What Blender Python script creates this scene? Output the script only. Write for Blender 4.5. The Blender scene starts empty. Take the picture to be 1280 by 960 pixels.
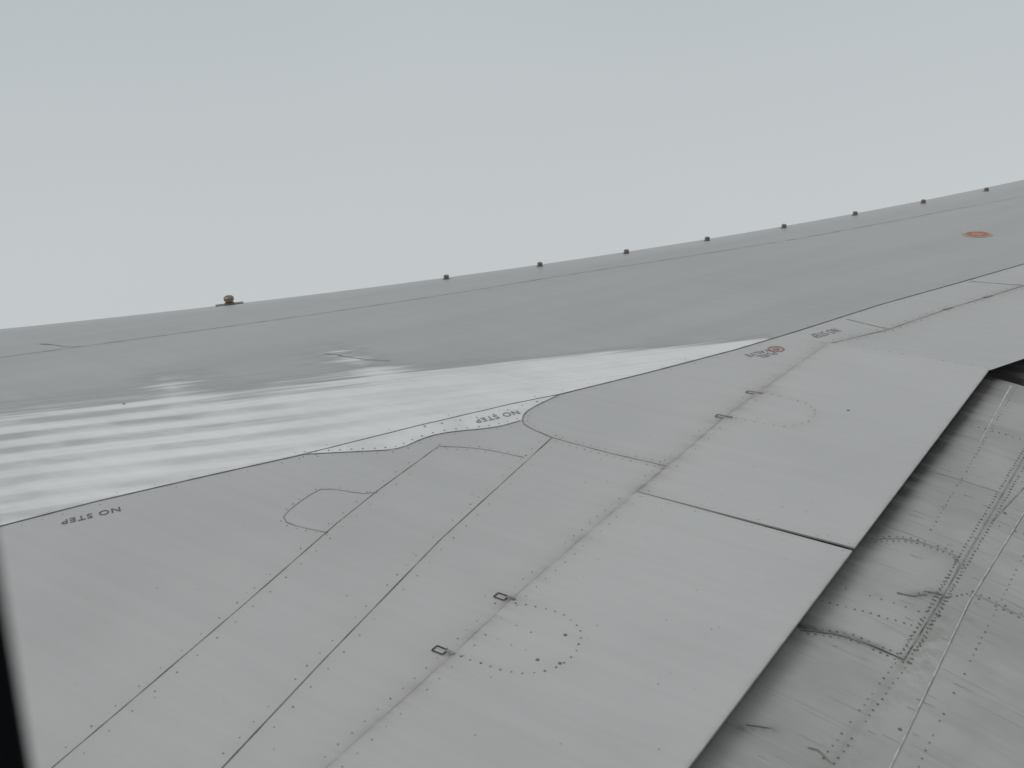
import bpy, math, random
import numpy as np
from mathutils import Matrix, Vector
random.seed(7); rng=np.random.default_rng(3)
S=bpy.context.scene
S.view_settings.view_transform='Standard'
try: S.view_settings.look='None'
except Exception: pass
S.view_settings.exposure=0

# ------------------------------------------------------------------ wing geometry (metres)
# X = outboard, Y = forward, Z = up, origin under the cabin window, Z=0 on the wing box
P=lambda s:[tuple(int(v)/1000 for v in q.split(',')) for q in s.split()]
E_LINE=[(1.475,3.087),(1.739,2.964),(2.034,2.802),(2.348,2.622),(2.735,2.43),(3.085,2.241),(3.257,2.132),(3.627,1.943),(4.047,1.745),(4.408,1.601),(4.929,1.41),(5.46,1.18),(5.938,0.98),(9.0,-.20),(16.2,-2.35)]
C_LINE=[(.4,1.40),(1.238,1.432),(1.64,1.444),(1.974,1.464),(2.404,1.473),(2.9,1.477),(3.354,1.483),(3.653,1.47),(4.295,1.433)]
G_LINE=[(4.295,1.433),(4.596,1.27),(5.01,1.122),(5.278,1.008),(5.54,0.901),(8.0,-.12)]
A_LINE=[(.45,1.84)]+P('913,1947 1116,1985 1561,2071 2036,2170 2261,2206 2639,2248')
B_LINE=[(.45,1.48)]+P('1115,1627 1496,1708 2125,1831 2740,1916 2901,1938')
I_LINE=[(2.901,1.938),(2.892,1.703),(2.9,1.485)]
ARC=P('2639,2248 2702,2111 2716,1932')
FA=P('2348,2622 2482,2441 2550,2350 2672,2341 2754,2295 2870,2163 2968,2123')
FB=P('3257,2132 3079,2155 3030,2146 2983,2126 2945,2090 2928,2046 2901,1938')
ACC=P('2261,2200 2228,2228 2202,2364 2169,2386 2006,2362 1969,2334 1959,2282 1984,2153')
F_LINE=[(1.2,5.5)]+P('2406,4646 2987,4240 3632,3808 4216,3447 4804,3123 5445,2713 6150,2268 7876,1358')+[(9.5,.55)]
FROST=[(.5,5.2),(1.2,4.6)]+P('2014,3986 2138,3848 2339,3658 2470,3598 2564,3667 2592,3598 2579,3455 2644,3286 2769,3185 2990,2989 3062,3010 3157,3264 3198,3254 3161,3008 3193,2811 3377,2612 3572,2415 3746,2240 3980,1976')+[(4.25,1.69)]
LEB=P('3711,4592 4632,3791 5100,3455 5580,3141 6075,2840 6587,2540 7124,2254 7638,1951 8180,1662')
U1=P('1958,1440 1978,1364 1981,1303 1956,1247 1927,1215 1870,1193 1809,1188 1742,1220 1707,1277 1699,1367 1693,1449')
U2=P('3640,1450 3629,1301 3590,1231 3536,1205 3454,1204 3380,1250 3365,1318 3361,1440')
def interp(L,X):
    a=np.array(L); X=np.asarray(X,float)
    y=np.interp(X,a[:,0],a[:,1])
    s=(a[1,1]-a[0,1])/(a[1,0]-a[0,0])
    return np.where(X<a[0,0],a[0,1]+s*(X-a[0,0]),y)
CO=np.array([-0.0022221695673996073, 0.08025999310373232, -1.3360834343339731, 8.595913748829627])
def yle(X):
    X=np.asarray(X,float); x=np.clip(X,2.83,8.81); d=np.polyval(np.polyder(CO),x)
    return np.polyval(CO,x)+d*(X-x)+.155
def yte(X): return np.interp(X,[0,4.296,6,16.2],[.78,.78,.03,-3.05])
def zs(X,Y):
    c=(yle(X)-np.asarray(Y,float))*.84
    z=np.where(c<1.6,-.15*(1-np.clip(c,0,1.6)/1.6)**2,0)
    u=np.clip(1-c/.15,0,1)
    return z-np.where(c<.15,.12*(1-np.sqrt(np.clip(1-u*u,0,1))),0)
def zflap(X,Y):
    k=np.maximum(0,.8-np.asarray(Y,float)); return -.05-.10*k-.15*k*k

# ------------------------------------------------------------------ node helpers
def newmat(name,rough=.5):
    m=bpy.data.materials.new(name); m.use_nodes=True
    nt=m.node_tree; b=nt.nodes['Principled BSDF']; b.inputs['Roughness'].default_value=rough
    return m,nt,b
class N:
    def __init__(s,nt): s.nt=nt
    def link(s,a,b): s.nt.links.new(a,b)
    def m(s,op,a,b=None,c=None,clamp=False):
        n=s.nt.nodes.new('ShaderNodeMath'); n.operation=op; n.use_clamp=clamp
        for i,v in enumerate((a,b,c)):
            if v is None: continue
            if isinstance(v,(int,float)): n.inputs[i].default_value=v
            else: s.link(v,n.inputs[i])
        return n.outputs[0]
    def attr(s,name):
        n=s.nt.nodes.new('ShaderNodeAttribute'); n.attribute_name=name; return n.outputs['Fac']
    def obj(s,scale=(1,1,1),rot=0):
        t=s.nt.nodes.new('ShaderNodeTexCoord'); mp=s.nt.nodes.new('ShaderNodeMapping')
        mp.inputs['Scale'].default_value=scale; mp.inputs['Rotation'].default_value=(0,0,rot)
        s.link(t.outputs['Object'],mp.inputs['Vector']); return mp.outputs[0]
    def vec(s,x,y,z=0.):
        n=s.nt.nodes.new('ShaderNodeCombineXYZ')
        for i,v in enumerate((x,y,z)):
            if isinstance(v,(int,float)): n.inputs[i].default_value=v
            else: s.link(v,n.inputs[i])
        return n.outputs[0]
    def noise(s,v,scale,detail=2,rough=.55,dist=0):
        n=s.nt.nodes.new('ShaderNodeTexNoise'); n.noise_dimensions='2D'; n.inputs['Scale'].default_value=scale
        n.inputs['Detail'].default_value=detail; n.inputs['Roughness'].default_value=rough
        n.inputs['Distortion'].default_value=dist
        s.link(v,n.inputs['Vector']); return n.outputs['Fac']
    def mr(s,v,a,b,c=0.,d=1.,smooth=True):
        n=s.nt.nodes.new('ShaderNodeMapRange'); n.interpolation_type='SMOOTHSTEP' if smooth else 'LINEAR'
        s.link(v,n.inputs[0])
        for i,q in zip((1,2,3,4),(a,b,c,d)): n.inputs[i].default_value=q
        return n.outputs[0]
    def mix(s,f,a,b):
        n=s.nt.nodes.new('ShaderNodeMix'); n.data_type='RGBA'
        for i,v in ((0,f),(6,a),(7,b)):
            if isinstance(v,(int,float)): n.inputs[i].default_value=v
            elif isinstance(v,tuple): n.inputs[i].default_value=(*v,1)
            else: s.link(v,n.inputs[i])
        return n.outputs[2]
    def mul(s,col,f):
        n=s.nt.nodes.new('ShaderNodeVectorMath'); n.operation='SCALE'
        s.link(col,n.inputs[0]); s.link(f,n.inputs['Scale']); return n.outputs[0]

PAINT=(.346,.350,.350); FRONT=(.292,.298,.301)
def paint_material(name,skin=True,tone=1.0):
    m,nt,b=newmat(name,.45); n=N(nt)
    big=n.noise(n.obj((.8,.8,.8)),1.3,3)
    streak=n.noise(n.obj((22,1.1,1)),1.0,4,.6)
    spk=n.noise(n.obj((1,1,1)),160,1)
    tonef=n.m('ADD',n.mr(big,.3,.7,.95,1.035),n.mr(streak,.3,.7,-.018,.018))
    base=tuple(c*tone for c in PAINT)
    col=base
    if skin:
        e=n.attr('ecoord')
        f=n.mr(e,-.002,.003)
        al=n.attr('along')
        patch=n.noise(n.vec(n.m('MULTIPLY',al,.35),n.m('MULTIPLY',e,3.2)),1.4,4,.5)
        fc=n.mix(n.mr(patch,.3,.7),tuple(c*.975 for c in FRONT),tuple(c*1.04 for c in FRONT))
        fc=n.mix(n.mr(n.attr('cle'),.50,.12,0,.6),fc,(.355,.362,.366))
        col=n.mix(f,base,fc)
        # frost
        sd=n.attr('fsd'); xx=n.attr('xx')
        q=n.m('ADD',e,n.m('MULTIPLY',al,.27))
        feather=n.noise(n.vec(n.m('MULTIPLY',al,1.2),n.m('MULTIPLY',q,30.)),1.0,4,.65)
        narrow=n.mr(xx,3.0,3.9,1.,3.2)
        sdn=n.m('ADD',n.m('MULTIPLY',sd,narrow),n.mr(feather,.25,.75,-.12,.12,False))
        wet=n.m('MULTIPLY',n.m('MULTIPLY',n.mr(sdn,-.20,-.03),n.mr(sdn,.05,-.02)),f)
        col=n.mix(n.m('MULTIPLY',wet,.6),col,(.225,.235,.24))
        warp=n.noise(n.vec(n.m('MULTIPLY',al,.7),n.m('MULTIPLY',q,1.2)),1.0,2)
        ph=n.m('ADD',n.m('MULTIPLY',q,2*math.pi/.140),n.m('MULTIPLY',warp,1.5))
        band=n.mr(n.m('SINE',ph),-.8,.95)
        fade=n.mr(xx,3.1,2.2,.06,.9)
        blot=n.noise(n.vec(n.m('MULTIPLY',al,2.6),n.m('MULTIPLY',q,7.)),1.0,4,.6)
        mid=n.mr(n.m('ABSOLUTE',n.m('SUBTRACT',sd,.20)),.42,.05,.50,1.)
        dark=n.m('MULTIPLY',n.m('MULTIPLY',n.m('MULTIPLY',band,fade),n.mr(blot,.28,.60,.5,1.)),mid)
        fine=n.noise(n.vec(n.m('MULTIPLY',al,1.0),n.m('MULTIPLY',q,60.)),1.0,3,.6)
        dark=n.m('ADD',dark,n.m('ADD',n.m('MULTIPLY',n.mr(blot,.42,.68),.16),n.m('MULTIPLY',n.mr(fine,.45,.7),.14)),None,True)
        fr=n.mix(dark,(.575,.592,.594),(.315,.333,.338))
        fmask=n.m('MULTIPLY',n.mr(sdn,-.06,.14),f)
        fmask=n.m('MULTIPLY',fmask,.96)
        col=n.mix(fmask,col,fr)
    gn=n.noise(n.obj((16,4,1)),1.,4,.6)
    if skin:
        edge=n.m('MULTIPLY',n.mr(n.m('ABSOLUTE',e),.022,.003),n.mr(gn,.4,.7,.0,.35)); col=n.mix(edge,col,(.2,.2,.195))
    g=n.attr('grime_shade')
    gf=n.m('MULTIPLY',g,n.mr(gn,.3,.7,.30,1.),None,True)
    col=n.mix(gf,col,(.16,.142,.12))
    d=n.attr('dust')
    col=n.mix(n.m('MULTIPLY',d,n.mr(gn,.3,.75,.2,.7)),col,(.235,.23,.212))
    spots=n.mr(spk,.74,.80,0,.3)
    col=n.mix(spots,col,(.2,.2,.19))
    n.link(n.mul(col,tonef),b.inputs['Base Color'])
    r=n.mr(big,.35,.65,.40,.52)
    if skin: r=n.mix(fmask,r,(.75,.75,.75))
    n.link(r,b.inputs['Roughness'])
    b.inputs['Specular IOR Level'].default_value=.45
    return m
M_SKIN=paint_material('wing_skin_paint')
M_SPO=paint_material('spoiler_paint',False,1.05)
# flap
def flap_material():
    m,nt,b=newmat('flap_paint',.55); n=N(nt)
    st=n.noise(n.obj((15,1.3,1),.10),1.,5,.6)
    st2=n.noise(n.obj((90,3.0,1),-.10),1.,3,.6)
    big=n.noise(n.obj((1,1,1)),3.5,3)
    col=n.mix(n.mr(big,.3,.7),(.258,.263,.258),(.312,.316,.313))
    col=n.mix(n.mr(st,.50,.75,0,.30),col,(.20,.205,.195))
    col=n.mix(n.mr(st2,.60,.76,0,.45),col,(.14,.14,.13))
    col=n.mix(n.mr(st2,.36,.22,0,.25),col,(.38,.385,.385))
    g=n.attr('grime_shade')
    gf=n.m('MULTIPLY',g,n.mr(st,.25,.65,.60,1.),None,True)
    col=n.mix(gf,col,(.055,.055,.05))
    d=n.attr('dust'); pn=n.noise(n.obj(),14,4,.7)
    col=n.mix(n.m('MULTIPLY',d,n.mr(pn,.40,.62,.0,.8)),col,(.205,.215,.185))
    n.link(col,b.inputs['Base Color'])
    return m
M_FLAP=flap_material()
def flat(name,col,rough=.6,metal=0,var=.15,scale=40,spec=.4):
    m,nt,b=newmat(name,rough); n=N(nt)
    v=n.noise(n.obj(),scale,2)
    n.link(n.mix(n.mr(v,.3,.7),tuple(c*(1-var) for c in col),tuple(c*(1+var) for c in col)),b.inputs['Base Color'])
    b.inputs['Metallic'].default_value=metal; b.inputs['Specular IOR Level'].default_value=spec
    return m
M_GAP=flat('panel_gap_sealant',(.09,.087,.082),.8,0,.4,9)
M_GAPT=flat('panel_gap_stained',(.135,.118,.10),.8,0,.45,7)
M_GAPS=flat('panel_line_soft',(.185,.185,.175),.8,0,.35,12)
M_LITE=flat('seam_light',(.37,.375,.375),.6)
M_BROWN=flat('stained_seam',(.21,.188,.158),.8,0,.3,18)
M_RIV=flat('rivet_dark',(.11,.11,.105),.7)
M_RIVM=flat('rivet_mid',(.21,.21,.205),.7)
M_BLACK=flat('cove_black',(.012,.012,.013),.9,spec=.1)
M_TEXT=flat('stencil_ink',(.085,.09,.095),.6,0,.5,150)
M_TEXTG=flat('stencil_ink_worn',(.18,.185,.19),.6,0,.4,150)
M_RED=flat('marking_red',(.26,.15,.14),.6)
M_ORG=flat('marking_orange',(.32,.17,.10),.6)
M_YEL=flat('marking_yellow',(.31,.27,.17),.6)
M_REDB=flat('marking_red_bright',(.29,.10,.08),.6)
M_BRASS=flat('stud_bronze',(.17,.145,.10),.45,.5)
M_STUD=flat('stud_grey',(.15,.135,.12),.6)
M_FRP=flat('frosted_panel',(.50,.518,.522),.7,0,.06,9)
M_SCR=flat('scuff',(.19,.19,.185),.8,0,.4,60)
M_RUB=flat('window_seal_rubber',(.004,.004,.005),.9,spec=.03)
M_TRIM=flat('window_trim_plastic',(.08,.08,.08),.6)

# ------------------------------------------------------------------ object helpers
wing=bpy.data.objects.new('airplane_wing',None); S.collection.objects.link(wing)
def add(name,verts,faces,mats,parent=wing,attrs=None,smooth=False,midx=None):
    me=bpy.data.meshes.new(name); me.from_pydata([tuple(map(float,v)) for v in verts],[],faces); me.update()
    for mm in (mats if isinstance(mats,list) else [mats]): me.materials.append(mm)
    if midx is not None: me.polygons.foreach_set('material_index',midx)
    if smooth: me.polygons.foreach_set('use_smooth',[True]*len(me.polygons))
    if attrs:
        for k,v in attrs.items():
            a=me.attributes.new(k,'FLOAT','POINT'); a.data.foreach_set('value',np.asarray(v,np.float32))
    o=bpy.data.objects.new(name,me); S.collection.objects.link(o)
    if parent: o.parent=parent
    return o
def segdist(X,Y,L):
    d=np.full(X.shape,1e9)
    for (a,b),(c,e) in zip(L[:-1],L[1:]):
        dx,dy=c-a,e-b; t=np.clip(((X-a)*dx+(Y-b)*dy)/(dx*dx+dy*dy+1e-12),0,1)
        d=np.minimum(d,np.hypot(X-a-t*dx,Y-b-t*dy))
    return d
def inside(X,Y,poly):
    r=np.zeros(X.shape,bool); n=len(poly)
    for i in range(n):
        x1,y1=poly[i]; x2,y2=poly[(i+1)%n]
        if y1==y2: continue
        c=((y1>Y)!=(y2>Y))&(X<(x2-x1)*(Y-y1)/(y2-y1)+x1); r^=c
    return r
def gridfaces(nx,ny,off=0):
    i=np.arange(nx-1)[:,None]*ny+np.arange(ny-1)[None,:]+off
    return np.stack([i,i+ny,i+ny+1,i+1],-1).reshape(-1,4).tolist()

# ---- main skin
xs=np.concatenate([np.arange(.35,9.0,.025),np.arange(9.0,16.01,.2)])
t=np.concatenate([np.linspace(0,.93,190,endpoint=False),.93+.07*np.sin(np.linspace(0,math.pi/2,40))])
XX=np.repeat(xs[:,None],len(t),1)
y0=yte(xs)+np.where(xs<4.29,.03,0); y1=yle(xs)-.0005
YY=y0[:,None]+(y1-y0)[:,None]*t[None,:]
ZZ=zs(XX,YY)
tl=np.linspace(0,1,14)[1:]
yl=y1[:,None]+((y0+.45*np.clip((16.5-xs)/12,.3,1))-y1)[:,None]*tl[None,:]
zl=-.27-.16*np.sin(np.pi*np.minimum(tl*1.1,1))[None,:]+.05*tl[None,:]**2+0*yl
taper=np.clip((16.3-xs)/8,.45,1)[:,None]
zl=zl*taper-.27*(1-taper)
VX=np.concatenate([XX,np.repeat(xs[:,None],len(tl),1)],1); VY=np.concatenate([YY,yl],1); VZ=np.concatenate([ZZ,zl],1)
nx,ny=VX.shape
X=VX.ravel();Y=VY.ravel();Z=VZ.ravel()
ye=interp(E_LINE,X); ec=(Y-ye)*.88
lower=np.zeros((nx,ny),bool); lower[:,len(t):]=True; lower=lower.ravel()
poly=FROST+[(p[0],p[1]-.3) for p in E_LINE[::-1] if p[0]<4.3]+[(.4,3.3)]
sd=segdist(X,Y,FROST); sd=np.where(inside(X,Y,poly)&(ec>-.05),sd,-sd); sd[lower]=-1
grime_shade=.6*np.exp(-segdist(X,Y,C_LINE)/.008)+.5*np.exp(-segdist(X,Y,G_LINE)/.010)+.35*np.exp(-segdist(X,Y,I_LINE)/.010)
grime_shade+=.45*np.exp(-segdist(X,Y,[(2.65,1.475),(2.95,1.477)])/.016)+.3*np.exp(-segdist(X,Y,[(3.3,1.483),(3.8,1.462)])/.018)
for hx in (1.698,1.973,3.361,3.627): grime_shade+=.35*np.exp(-np.hypot((X-hx)/1.2,(Y-1.475))/.03)
dust=.65*np.exp(-segdist(X,Y,C_LINE)/.045)+.5*np.exp(-segdist(X,Y,G_LINE)/.05)+.2*np.exp(-segdist(X,Y,A_LINE)/.02)+.25*np.exp(-segdist(X,Y,B_LINE)/.03)
o=add('upper_skin',np.stack([X,Y,Z],1),gridfaces(nx,ny),M_SKIN,attrs=dict(ecoord=ec,along=X*.88-Y*.47,fsd=np.clip(sd,-1,1),xx=X+.25*(3.2-Y),
  cle=(yle(X)-Y)*.84,grime_shade=grime_shade*(~lower),dust=dust*(~lower)),smooth=True)
# tip cap and dark flap cove
tipn=[( (nx-1)*ny+j) for j in range(ny)]
tv=[(X[i],Y[i],Z[i]) for i in tipn]; add('wing_tip',tv,[list(range(len(tv)))],M_SPO)
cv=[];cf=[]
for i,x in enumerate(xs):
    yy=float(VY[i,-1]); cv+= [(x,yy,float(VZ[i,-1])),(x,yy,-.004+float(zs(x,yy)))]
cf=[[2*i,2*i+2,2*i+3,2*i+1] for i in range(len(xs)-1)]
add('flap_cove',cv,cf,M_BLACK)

# ---- slabs: spoilers
def slab(name,edgeL,edgeR,yfA,ytA,zf,top,bot,mat,nxs=80,nys=36,parent=wing,attrf=None):
    u=np.linspace(0,1,nxs);v=np.linspace(0,1,nys)
    U,W=np.meshgrid(u,v,indexing='ij')
    xa=edgeL(W)*(1-U)+edgeR(W)*U
    ya=ytA(xa)*(1-W)+yfA(xa)*W
    z=zf(xa,ya)
    Xa,Ya,Za=xa.ravel(),ya.ravel(),z.ravel()
    n0=nxs*nys
    verts=np.concatenate([np.stack([Xa,Ya,Za+top],1),np.stack([Xa,Ya,Za+bot],1)])
    F=gridfaces(nxs,nys)
    F=F+[[a+n0 for a in q[::-1]] for q in F]
    idx=lambda i,j:i*nys+j
    per=[idx(i,0) for i in range(nxs)]+[idx(nxs-1,j) for j in range(1,nys)]+[idx(i,nys-1) for i in range(nxs-2,-1,-1)]+[idx(0,j) for j in range(nys-2,0,-1)]
    for a,b in zip(per,per[1:]+per[:1]): F.append([a,a+n0,b+n0,b])
    at={k:np.tile(q,2) for k,q in attrf(Xa,Ya).items()} if attrf else None
    return add(name,verts,F,mat,parent,at)
def spat(X,Y):
    g=.6*np.exp(-(interp(C_LINE,X)-Y)/.009)+.4*np.exp(-(Y-.78)/.004)
    g=g+.35*np.exp(-segdist(X,Y,[(2.70,1.475),(2.95,1.477)])/.02)+.25*np.exp(-segdist(X,Y,[(3.3,1.475),(3.8,1.455)])/.02)
    for hx in (1.698,1.973,3.361,3.627): g=g+.3*np.exp(-np.hypot((X-hx)/1.1,(Y-1.46))/.035)
    g=g+.25*np.exp(-np.abs(X-2.676)/.008)
    d=.6*np.exp(-(interp(C_LINE,X)-Y)/.06)+.4*np.exp(-np.abs(segdist(X,Y,U2))/.03)+.25*np.exp(-np.abs(segdist(X,Y,U1))/.03)
    return dict(grime_shade=g,dust=d)
c_=lambda X:interp(C_LINE,X)-.003
t_=lambda X:X*0+.78
slab('inboard_spoiler',lambda w:w*0+.36,lambda w:2.6685+.008*w,c_,t_,zs,.0075,.0015,M_SPO,160,60,attrf=spat)
slab('outboard_spoiler',lambda w:2.6835+.006*(1-w)-.002*w,lambda w:w*0+4.2925,c_,t_,zs,.0068,.0015,M_SPO,160,60,attrf=spat)
# ---- flap
def flat_attr(X,Y):
    g=1.0*np.exp(-np.clip(.775-Y,0,1)/.018)*np.clip((X-1.5)/2.,.25,1)+.5*np.exp(-np.clip(.775-Y,0,1)/.07)*np.clip((X-2.8)/1.5,0,1)  # flap colour darkens towards the spoiler trailing edge, stronger outboard
    g+=.9*np.exp(-segdist(X,Y,[(2.326,.797),(2.36,.70),(2.375,.60)])/.009)
    g+=.8*np.exp(-segdist(X,Y,[(2.66,.60),(2.70,.57),(2.72,.545)])/.008)
    g+=.5*np.exp(-segdist(X,Y,[(2.372,.541),(2.72,.534)])/.005)
    g+=.25*np.exp(-segdist(X,Y,[(1.8,.57),(2.372,.541)])/.008)
    g+=.7*np.exp(-segdist(X,Y,[(1.882,.768),(1.93,.70)])/.010)
    g+=.4*np.exp(-segdist(X,Y,[(2.9,.53),(4.3,.53)])/.005)
    d=.9*np.exp(-np.hypot((X-2.5)/.22,(Y-.50)/.045)**2)+.45*np.exp(-np.abs(Y-.53)/.03)+.5*np.exp(-np.hypot((X-1.95)/.1,(Y-.57)/.05)**2)
    return dict(grime_shade=np.clip(g,0,1.2),dust=np.clip(d,0,1))
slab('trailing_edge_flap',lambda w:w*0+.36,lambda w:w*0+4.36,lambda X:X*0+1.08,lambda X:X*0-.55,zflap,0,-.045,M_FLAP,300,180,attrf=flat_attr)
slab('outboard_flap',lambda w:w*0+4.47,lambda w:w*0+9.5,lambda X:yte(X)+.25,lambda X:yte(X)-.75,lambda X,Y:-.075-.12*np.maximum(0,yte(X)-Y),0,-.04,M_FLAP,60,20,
  attrf=lambda X,Y:dict(grime_shade=1.1*np.exp(-np.clip(yte(X)-Y,0,1)/.08),dust=X*0))  # outboard flap darkened towards its gap: gap shade put into the colour
add('flap_gap_blackout',[(4.2,.0,-.20),(4.7,.0,-.20),(4.7,1.1,-.14),(4.2,1.1,-.14)],[[0,1,2,3]],M_BLACK)  # black sheet added under the flap gap so bright fog doesn't show through

# ------------------------------------------------------------------ ribbons, rivets
class Batch:
    def __init__(s): s.v=[];s.f=[];s.m=[];s.mats=[]
    def mi(s,m):
        if m not in s.mats: s.mats.append(m)
        return s.mats.index(m)
    def build(s,name,parent=wing): return add(name,s.v,s.f,s.mats,parent,midx=s.m)
def resample(L,step):
    L=np.array(L,float); seg=np.hypot(*np.diff(L,axis=0).T); cum=np.concatenate([[0],np.cumsum(seg)])
    n=max(2,int(cum[-1]/step)+1); q=np.linspace(0,cum[-1],n)
    return np.stack([np.interp(q,cum,L[:,0]),np.interp(q,cum,L[:,1])],1)
def smoothline(L,it=2):
    L=[tuple(p) for p in L]
    for _ in range(it):
        o=[L[0]]
        for a,b in zip(L[:-1],L[1:]): o+= [(.75*a[0]+.25*b[0],.75*a[1]+.25*b[1]),(.25*a[0]+.75*b[0],.25*a[1]+.75*b[1])]
        L=o+[L[-1]]
    return L
def ribbon(B,L,w,mat,zf=zs,dz=.0012,w2=None,step=.04,jit=0.):
    Pn=resample(L,step); T=np.gradient(Pn,axis=0); T/=np.linalg.norm(T,axis=1)[:,None]+1e-9
    Nn=np.stack([-T[:,1],T[:,0]],1); n=len(Pn)
    ww=np.linspace(w,w2 if w2 else w,n)*(1+jit*rng.uniform(-1,1,n))
    a=Pn+Nn*ww[:,None]/2; b=Pn-Nn*ww[:,None]/2; o=len(B.v)
    za=zf(a[:,0],a[:,1])+dz; zb=zf(b[:,0],b[:,1])+dz
    for i in range(n): B.v.append((a[i,0],a[i,1],za[i])); B.v.append((b[i,0],b[i,1],zb[i]))
    k=B.mi(mat)
    for i in range(n-1): B.f.append([o+2*i,o+2*i+1,o+2*i+3,o+2*i+2]); B.m.append(k)
def disc(B,x,y,r,mat,zf=zs,dz=.0014,n=7,h=0):
    o=len(B.v); k=B.mi(mat)
    for i in range(n):
        a=2*math.pi*i/n; px,py=x+r*math.cos(a),y+r*math.sin(a)
        B.v.append((px,py,float(zf(px,py))+dz))
    B.v.append((x,y,float(zf(x,y))+dz+h))
    for i in range(n): B.f.append([o+i,o+(i+1)%n,o+n]); B.m.append(k)
def rivets(B,L,off,sp,r=.0022,mat=None,zf=zs,dz=.0014,skip=.1,dark=.3):
    Pn=resample(L,sp); T=np.gradient(Pn,axis=0); T/=np.linalg.norm(T,axis=1)[:,None]+1e-9
    for p,tt in zip(Pn,T):
        if random.random()<skip: continue
        x=p[0]-tt[1]*off+random.uniform(-.0015,.0015); y=p[1]+tt[0]*off+random.uniform(-.0015,.0015)
        mm=mat or (M_RIV if random.random()<dark else M_RIVM)
        disc(B,x,y,r*random.uniform(.7,1.2),mm,zf,dz,h=.0006)
SP=.0085 # top of spoiler
B=Batch()
ribbon(B,[(.4,3.60)]+E_LINE[:-1],.0070,M_GAP)
ribbon(B,F_LINE,.004,M_GAPS,jit=.5)
ribbon(B,A_LINE,.0026,M_GAPT,jit=.5)
ribbon(B,B_LINE,.0028,M_GAPT,jit=.5)
ribbon(B,[(x,y+.0005) for x,y in C_LINE],.0045,M_GAPT,dz=.002,jit=.4)
ribbon(B,G_LINE,.004,M_BROWN,jit=.5)
ribbon(B,[(4.652,1.475),(4.60,1.27)],.004,M_GAPS)
ribbon(B,[(4.297,1.433),(4.297,.79)],.006,M_GAP)
ribbon(B,I_LINE,.0035,M_BROWN,jit=.5)
ribbon(B,smoothline(ARC),.0032,M_GAPS)
ribbon(B,smoothline(ACC,2),.0032,M_GAPS,jit=.2)
ribbon(B,smoothline(FA),.004,M_GAPS,dz=.0022); ribbon(B,smoothline(FB),.004,M_GAPS,dz=.0022)
ribbon(B,[(5.54,.9),(5.50,1.14)],.004,M_GAPS)
ribbon(B,[(6.9,.35),(6.85,.6)],.004,M_GAPS)
ribbon(B,[(2.679,1.47),(2.679,.80)],.03,M_BLACK,dz=.001)
B.build('panel_lines')
fp=[p for p in E_LINE if 2.34<p[0]<3.26]; ring=fp+smoothline(FB[:4],1)[1:]+[(2.968,2.123)]+smoothline(FA,1)[::-1][1:-1]
add('frosted_fillet_panel',[(x,y-.003,float(zs(x,y))+.0012) for x,y in ring],[list(range(len(ring)))],M_FRP)

R_=Batch()
rivets(R_,A_LINE,.022,.075); rivets(R_,A_LINE,-.03,.075)
rivets(R_,B_LINE,.025,.055); rivets(R_,B_LINE,-.03,.075)
rivets(R_,C_LINE,.03,.045,skip=.25)
rivets(R_,E_LINE[:-2],-.03,.06,skip=.35); rivets(R_,E_LINE[:-2],.03,.12,skip=.5)
rivets(R_,I_LINE,.02,.03); rivets(R_,I_LINE,-.02,.03)
rivets(R_,smoothline(ARC),.015,.035); rivets(R_,smoothline(ARC),-.018,.035)
rivets(R_,smoothline(FA),.02,.04,r=.0030,skip=.0,dz=.003); rivets(R_,smoothline(FA),-.022,.05)
rivets(R_,[(2.75,2.40),(2.95,2.25),(3.15,2.17)],0,.06,r=.004,mat=M_RIVM,dz=.003)
rivets(R_,smoothline(FB),.02,.03,dz=.003)
rivets(R_,smoothline(ACC),-.012,.035,skip=.05)
rivets(R_,G_LINE,.025,.05,r=.0028); rivets(R_,G_LINE,-.02,.05,r=.0028)
rivets(R_,F_LINE,-.03,.12,skip=.3,mat=M_RIVM)
rivets(R_,[(4.32,1.4),(4.32,.8)],0,.05)
sl=[(x,y-.03) for x,y in C_LINE if x<4.2]
rivets(R_,sl,0,.05,dz=SP,skip=.2)
rivets(R_,smoothline(U1),0,.028,r=.0030,dz=SP,skip=0,dark=.7)
rivets(R_,smoothline(U2),0,.035,r=.0026,mat=M_RIVM,dz=SP,skip=.1)
rivets(R_,[(1.80,1.43),(1.80,1.30)],0,.04,r=.002,dz=SP); rivets(R_,[(1.88,1.43),(1.87,1.33)],0,.045,r=.002,dz=SP)
for a,b in ((2.655,.8),(2.70,.8)):
    rivets(R_,[(a,1.44),(a,b)],0,.09,dz=SP,mat=M_RIVM,r=.002,skip=.3)
for x,y in P('1905,1251 1783,1254 1800,1200'): disc(R_,x,y,.0052,M_RIV,dz=SP)
disc(R_,3.627,1.118,.006,M_RIVM,dz=SP); disc(R_,2.32,3.606,.006,M_RIV)
for _ in range(70):
    x=random.uniform(1,4.2); y=random.uniform(.85,1.4); disc(R_,x,y,random.uniform(.0008,.002),M_RIVM,dz=SP)
for _ in range(90):
    x=random.uniform(.9,5); y=random.uniform(1.5,2.9)
    if y<float(interp(E_LINE,x)): disc(R_,x,y,random.uniform(.0008,.0022),M_RIVM)
R_.build('rivets')

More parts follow.
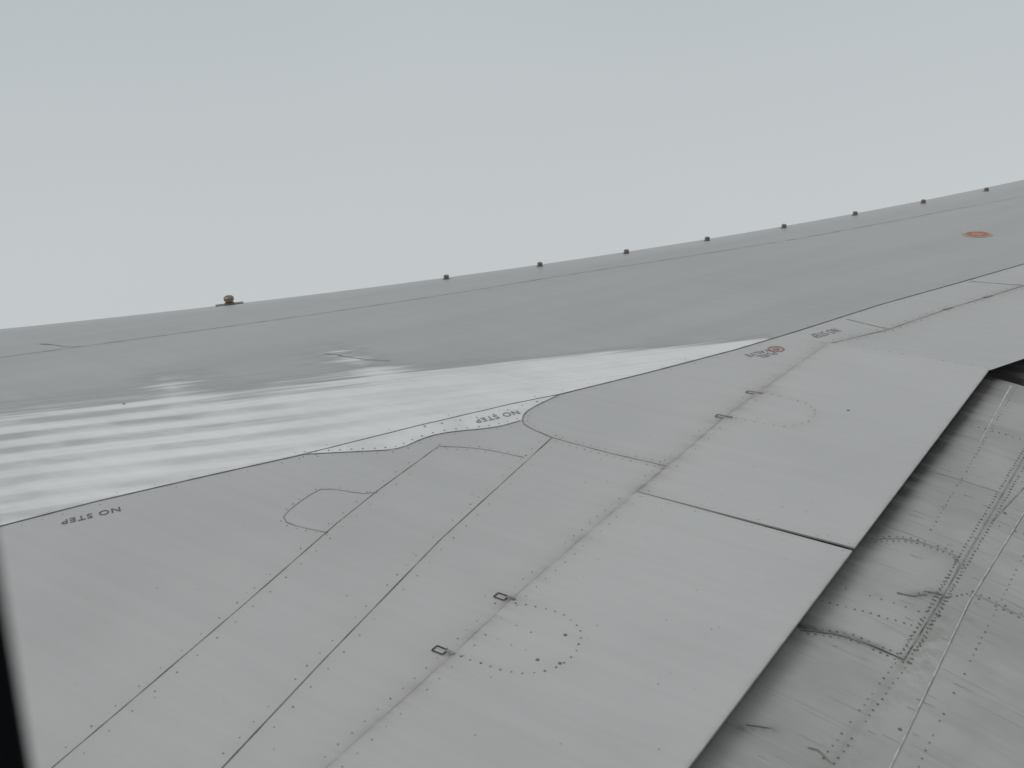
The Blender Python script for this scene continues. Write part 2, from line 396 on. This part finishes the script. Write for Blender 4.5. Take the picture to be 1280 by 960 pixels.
# flap details
Fb=Batch()
fr=lambda L,o,s,**k: rivets(Fb,L,o,s,zf=zflap,dark=.85,**k)
p1=smoothline([(2.86,.775),(2.933,.708),(2.951,.596),(2.943,.548),(2.90,.537),(2.718,.536),(2.372,.541)])
fr(p1,.010,.019,r=.0032,skip=.05); fr(p1,-.012,.019,r=.0032,skip=.05)
ribbon(Fb,p1,.0028,M_GAPS,zflap)
p2=[(2.31,.79),(2.368,.684),(2.372,.541)]
ribbon(Fb,smoothline(p2),.005,M_GAP,zflap,jit=.6,step=.02); fr(p2,.012,.018,r=.003,skip=.05); fr(p2,-.012,.018,r=.003,skip=.05)
ribbon(Fb,[(2.372,.541),(2.718,.536),(4.35,.529)],.0028,M_GAPS,zflap,jit=.4)
for o_ in (.012,-.012): fr([(1.0,.585),(1.9,.572),(2.37,.541)],o_,.025,r=.0027)
fr([(2.37,.541),(4.35,.527)],.014,.022,r=.0033,skip=.05); fr([(2.37,.541),(4.35,.527)],-.016,.022,r=.0033,skip=.05)
ribbon(Fb,[(.5,.45),(2.0,.459),(2.75,.474),(3.356,.454),(4.35,.45)],.0035,M_LITE,zflap)
ribbon(Fb,[(.5,.447),(2.0,.456),(2.75,.471),(3.356,.451),(4.35,.447)],.002,M_GAPS,zflap,dz=.0016)
ribbon(Fb,[(4.33,.70),(3.735,.679)],.007,M_LITE,zflap,w2=.003)
fr([(4.33,.68),(3.0,.655)],0,.03,r=.0026,skip=.2)
fr([(2.47,.79),(2.525,.566)],0,.020,r=.0030); fr([(2.56,.79),(2.60,.57)],0,.03,r=.0026); fr([(2.674,.609),(2.699,.54),(2.79,.476)],0,.018,r=.0030)
fr([(2.79,.476),(2.795,.2)],.01,.020,r=.0030); fr([(2.79,.476),(2.795,.2)],-.014,.020,r=.0030)
ribbon(Fb,[(2.79,.47),(2.795,.1)],.002,M_GAPS,zflap)
fr([(3.203,.517),(3.25,.3)],0,.022,r=.0028); ribbon(Fb,[(3.22,.52),(3.514,.487)],.004,M_GAPS,zflap)
fr([(3.85,.78),(3.87,.55)],0,.022,r=.0028); fr([(3.55,.50),(3.58,.3)],0,.022,r=.0028)
ribbon(Fb,[(3.40,.77),(3.42,.54)],.002,M_GAPS,zflap)
fr([(.8,.40),(2.2,.41),(3.4,.40),(4.3,.395)],0,.03,r=.0026,skip=.2)
# grimy marks
ribbon(Fb,[(2.640,.640),(2.655,.600),(2.690,.575)],.008,M_GAP,zflap,w2=.0012,jit=.5,step=.008)
ribbon(Fb,[(2.700,.585),(2.712,.560),(2.722,.535)],.006,M_GAP,zflap,w2=.0012,jit=.5,step=.008)
ribbon(Fb,[(1.922,.622),(1.93,.60),(1.911,.563)],.006,M_BROWN,zflap,w2=.002,jit=.5,step=.01)
ribbon(Fb,[(1.90,.76),(1.925,.71)],.005,M_GAP,zflap,w2=.001,jit=.5,step=.01)
disc(Fb,2.122,.476,.005,M_GAP,zflap); disc(Fb,3.30,.50,.005,M_GAP,zflap); disc(Fb,2.62,.52,.004,M_GAP,zflap)
for _ in range(90):
    x=random.uniform(1.5,4.3); y=random.uniform(.3,.75); l=random.uniform(.01,.05)
    ribbon(Fb,[(x,y),(x+l*.05,y-l)],random.uniform(.001,.0022),random.choice([M_GAPS,M_GAPS,M_BROWN,M_LITE]),zflap,w2=.0006,step=.01)
Fb.build('flap_seams_and_rivets')

# ---- spoiler hinge fittings: small open frames standing on the hinge line
H=Batch()
def boxm(B,c,ax,sx,sy,z0,z1,mat):
    ax=np.array(ax)/np.linalg.norm(ax); ay=np.array([-ax[1],ax[0]]); o=len(B.v)
    for z in (z0,z1):
        for a,b in ((-1,-1),(1,-1),(1,1),(-1,1)):
            p=np.array(c)+ax*a*sx/2+ay*b*sy/2; B.v.append((p[0],p[1],z))
    k=B.mi(mat)
    for q in ([0,3,2,1],[4,5,6,7],[0,1,5,4],[1,2,6,5],[2,3,7,6],[3,0,4,7]): B.f.append([o+i for i in q]); B.m.append(k)
for i,(x,y) in enumerate(((1.694,1.488),(1.970,1.497),(3.361,1.500),(3.627,1.497))):
    w_,h_=(.022,.034) if i<2 else (.020,.034); tk=.0026
    mm=M_BLACK if i<2 else M_GAP
    for dx,dy,sx_,sy_ in ((0,h_/2,w_,tk),(-w_/2,0,tk,h_-tk),(w_/2,0,tk,h_-tk))+(((0,-h_/2,w_,tk),) if i<2 else ()):
        boxm(H,(x+dx,y+dy),(1,0),sx_,sy_,.0022,.0036,mm)
    boxm(H,(x,y-.033),(1,0),.008,.026,.0086,.0105,M_GAPS)
for x,y in ((5.01,1.122),(5.278,1.008)): boxm(H,(x,y),(1,-.45),.06,.010,.0016,.0035,M_GAPS)
H.build('hinge_fittings')

# ---- leading-edge studs
K=Batch()
def lathe(B,cx,cy,cz,prof,mat,n=14):
    o=len(B.v); k=B.mi(mat)
    for r,z in prof:
        for i in range(n): a=2*math.pi*i/n; B.v.append((cx+r*math.cos(a),cy+r*math.sin(a),cz+z))
    for j in range(len(prof)-1):
        for i in range(n): B.f.append([o+j*n+i,o+j*n+(i+1)%n,o+(j+1)*n+(i+1)%n,o+(j+1)*n+i]); B.m.append(k)
    B.f.append([o+(len(prof)-1)*n+i for i in range(n)]); B.m.append(k)
for i,(x,y) in enumerate(LEB):
    z=float(zs(x,y)); s=math.hypot(x,y)
    d=np.array([y,-x])/s
    if i==0:
        boxm(K,(x,y),d,.15,.03,z-.012,z+.006,M_BRASS)
        lathe(K,x,y,z,[(.026,0),(.026,.014),(.019,.018),(.019,.024),(.028,.026),(.028,.042),(.02,.05),(.008,.052)],M_BRASS)
    else:
        boxm(K,(x,y),d,.042,.02,z-.012,z+.001,M_STUD)
        lathe(K,x,y,z,[(.016,-.014),(.016,.008),(.013,.012),(.016,.014),(.016,.022),(.008,.026)],M_STUD,10)
K.build('leading_edge_studs')

# ---- stencils
def stencil(txt,a,b,hgt,mat,name,dz=.0016):
    """text starts at b, runs towards a (reads from the nose side), height hgt metres"""
    cu=bpy.data.curves.new('t','FONT'); cu.body=txt; cu.size=1; cu.offset=.008; cu.space_character=1.12; cu.space_line=.85
    ob=bpy.data.objects.new('t',cu); S.collection.objects.link(ob)
    dg=bpy.context.evaluated_depsgraph_get(); me=ob.evaluated_get(dg).to_mesh()
    v=np.array([tuple(q.co) for q in me.vertices]); f=[list(p.vertices) for p in me.polygons]
    ob.evaluated_get(dg).to_mesh_clear(); bpy.data.objects.remove(ob)
    mn,mx=v.min(0),v.max(0)
    A_=np.array(a);B_=np.array(b); L=np.linalg.norm(A_-B_); ax=(A_-B_)/L; ay=np.array([-ax[1],ax[0]])
    u=(v[:,0]-mn[0])/(mx[0]-mn[0])*L; w=((v[:,1]-mn[1])/(mx[1]-mn[1])-.5)*hgt
    p=B_+ax*u[:,None]+ay*w[:,None]
    add(name,np.stack([p[:,0],p[:,1],zs(p[:,0],p[:,1])+dz],1),f,mat)
stencil('NO STEP',(1.592,2.935),(1.748,2.848),.033,M_TEXT,'no_step_stencil')
stencil('NO STEP',(2.878,2.262),(3.030,2.172),.038,M_TEXTG,'no_step_stencil_spar',.003)
stencil('FUEL\nVALVE',(3.985,1.655),(4.098,1.602),.075,M_TEXTG,'valve_stencil')
stencil('NO STEP',(4.355,1.522),(4.49,1.460),.050,M_TEXTG,'no_step_stencil_outer')
D=Batch()
def ringm(B,x,y,r0,r1,mat,dz=.0016,n=28):
    o=len(B.v);k=B.mi(mat)
    for r in (r0,r1):
        for i in range(n):
            a=2*math.pi*i/n; px,py=x+r*math.cos(a),y+r*math.sin(a); B.v.append((px,py,float(zs(px,py))+dz))
    for i in range(n): B.f.append([o+i,o+(i+1)%n,o+n+(i+1)%n,o+n+i]); B.m.append(k)
ringm(D,4.131,1.600,.026,.036,M_RED); ringm(D,4.131,1.600,.0,.016,M_RED)
ringm(D,6.497,1.339,.066,.082,M_YEL); ringm(D,6.497,1.339,.035,.066,M_REDB); ringm(D,6.497,1.339,0.0,.035,M_ORG)
D.build('filler_cap_markings')
Q=Batch()
ribbon(Q,[(2.64,4.70),(2.66,4.60),(2.655,4.51),(2.70,4.45)],.012,M_SCR,jit=.8,w2=.003)
ribbon(Q,smoothline([(3.150,3.30),(3.165,3.22),(3.215,3.20)]),.006,M_SCR,jit=.5,step=.02,w2=.002)
ribbon(Q,[(3.16,3.24),(3.18,3.08),(3.22,2.98)],.006,M_SCR,jit=.6,step=.02,w2=.002)
Q.build('scuff_marks')

# ------------------------------------------------------------------ cabin window surround
win=bpy.data.objects.new('airplane_window',None); S.collection.objects.link(win)
H0=1.6
def rr(hw,hh,r,n=10):
    out=[]
    for cx,cy,a0 in ((hw-r,hh-r,0),(-hw+r,hh-r,90),(-hw+r,-hh+r,180),(hw-r,-hh+r,270)):
        for i in range(n+1):
            a=math.radians(a0+90*i/n); out.append((cx+r*math.cos(a),cy+r*math.sin(a)))
    return out
def winring(name,rings,mat):
    V=[];Fc=[]
    vx=(.989,.15); wx=(-.15,.989); c=(.0702,-.1225)
    n=None
    for hw,hh,r,x in rings:
        q=rr(hw,hh,r); n=len(q)
        for a,b in q: V.append((x,c[0]+a*vx[0]+b*wx[0],H0+c[1]+a*vx[1]+b*wx[1]))
    for j in range(len(rings)-1):
        for i in range(n): Fc.append([j*n+i,j*n+(i+1)%n,(j+1)*n+(i+1)%n,(j+1)*n+i])
    add(name,V,Fc,mat,win,smooth=False)
winring('seal',[(.140,.195,.075,.092),(.127,.182,.062,.092),(.125,.18,.06,.090),(.125,.18,.06,.084),(.128,.183,.063,.080),(.150,.205,.085,.076)],M_RUB)
winring('trim',[(.150,.205,.085,.0758),(.165,.22,.10,.070),(.18,.235,.115,.071),(.182,.237,.117,.092),(.140,.195,.075,.0925)],M_TRIM)

# ------------------------------------------------------------------ world, sun
w=bpy.data.worlds.new('World'); S.world=w; w.use_nodes=True; nt=w.node_tree; n=N(nt)
bg=nt.nodes['Background']; sky=nt.nodes.new('ShaderNodeTexSky'); sky.sky_type='NISHITA'; sky.sun_disc=False
EL,ROT=math.radians(55),math.radians(-40)
sky.sun_elevation=EL; sky.sun_rotation=ROT; sky.air_density=2; sky.dust_density=6
hs=nt.nodes.new('ShaderNodeHueSaturation'); hs.inputs['Saturation'].default_value=.25; n.link(sky.outputs[0],hs.inputs['Color'])
tc=nt.nodes.new('ShaderNodeTexCoord'); sx=nt.nodes.new('ShaderNodeSeparateXYZ'); n.link(tc.outputs['Generated'],sx.inputs[0])
z=sx.outputs[2]
fog=n.mix(n.mr(z,-.24,.02,0,1),(5.50,5.84,5.98),(4.92,5.34,5.54))
cl=nt.nodes.new('ShaderNodeTexNoise'); cl.inputs['Scale'].default_value=1.6; cl.inputs['Detail'].default_value=2; n.link(tc.outputs['Generated'],cl.inputs['Vector'])
fog=n.mul(fog,n.mr(cl.outputs['Fac'],.3,.7,.98,1.02))
up=n.mix(n.mr(z,.05,1.),fog,(8.3,8.45,8.5))
col=n.mix(n.mr(z,.0,.5,0,.15),up,hs.outputs[0])
n.link(col,bg.inputs['Color']); bg.inputs['Strength'].default_value=.1
sd_=bpy.data.lights.new('sun','SUN'); sd_.energy=.6; sd_.angle=math.radians(25); sd_.color=(1,.97,.94)
so=bpy.data.objects.new('sun',sd_); S.collection.objects.link(so)
dirv=Vector((math.sin(ROT)*math.cos(EL),math.cos(ROT)*math.cos(EL),math.sin(EL)))
so.rotation_euler=dirv.to_track_quat('Z','Y').to_euler(); so.location=(0,0,20)

# ------------------------------------------------------------------ camera (seated passenger)
cam=bpy.data.cameras.new('camera'); co=bpy.data.objects.new('camera',cam); S.collection.objects.link(co); S.camera=co
# columns of the rotation: camera right, camera up, camera back in wing axes
Rw=Matrix(((0.57284,0.32565,-0.7522),(-0.81858,0.18005,-0.54545),(-0.04219,0.92819,0.36972)))
co.matrix_world=Matrix.Translation((0,0,H0))@Rw.to_4x4()
cam.sensor_width=36; cam.lens=1342/1280*36
cam.clip_start=.01; cam.clip_end=500
cam.dof.use_dof=True; cam.dof.focus_distance=5.0; cam.dof.aperture_fstop=8
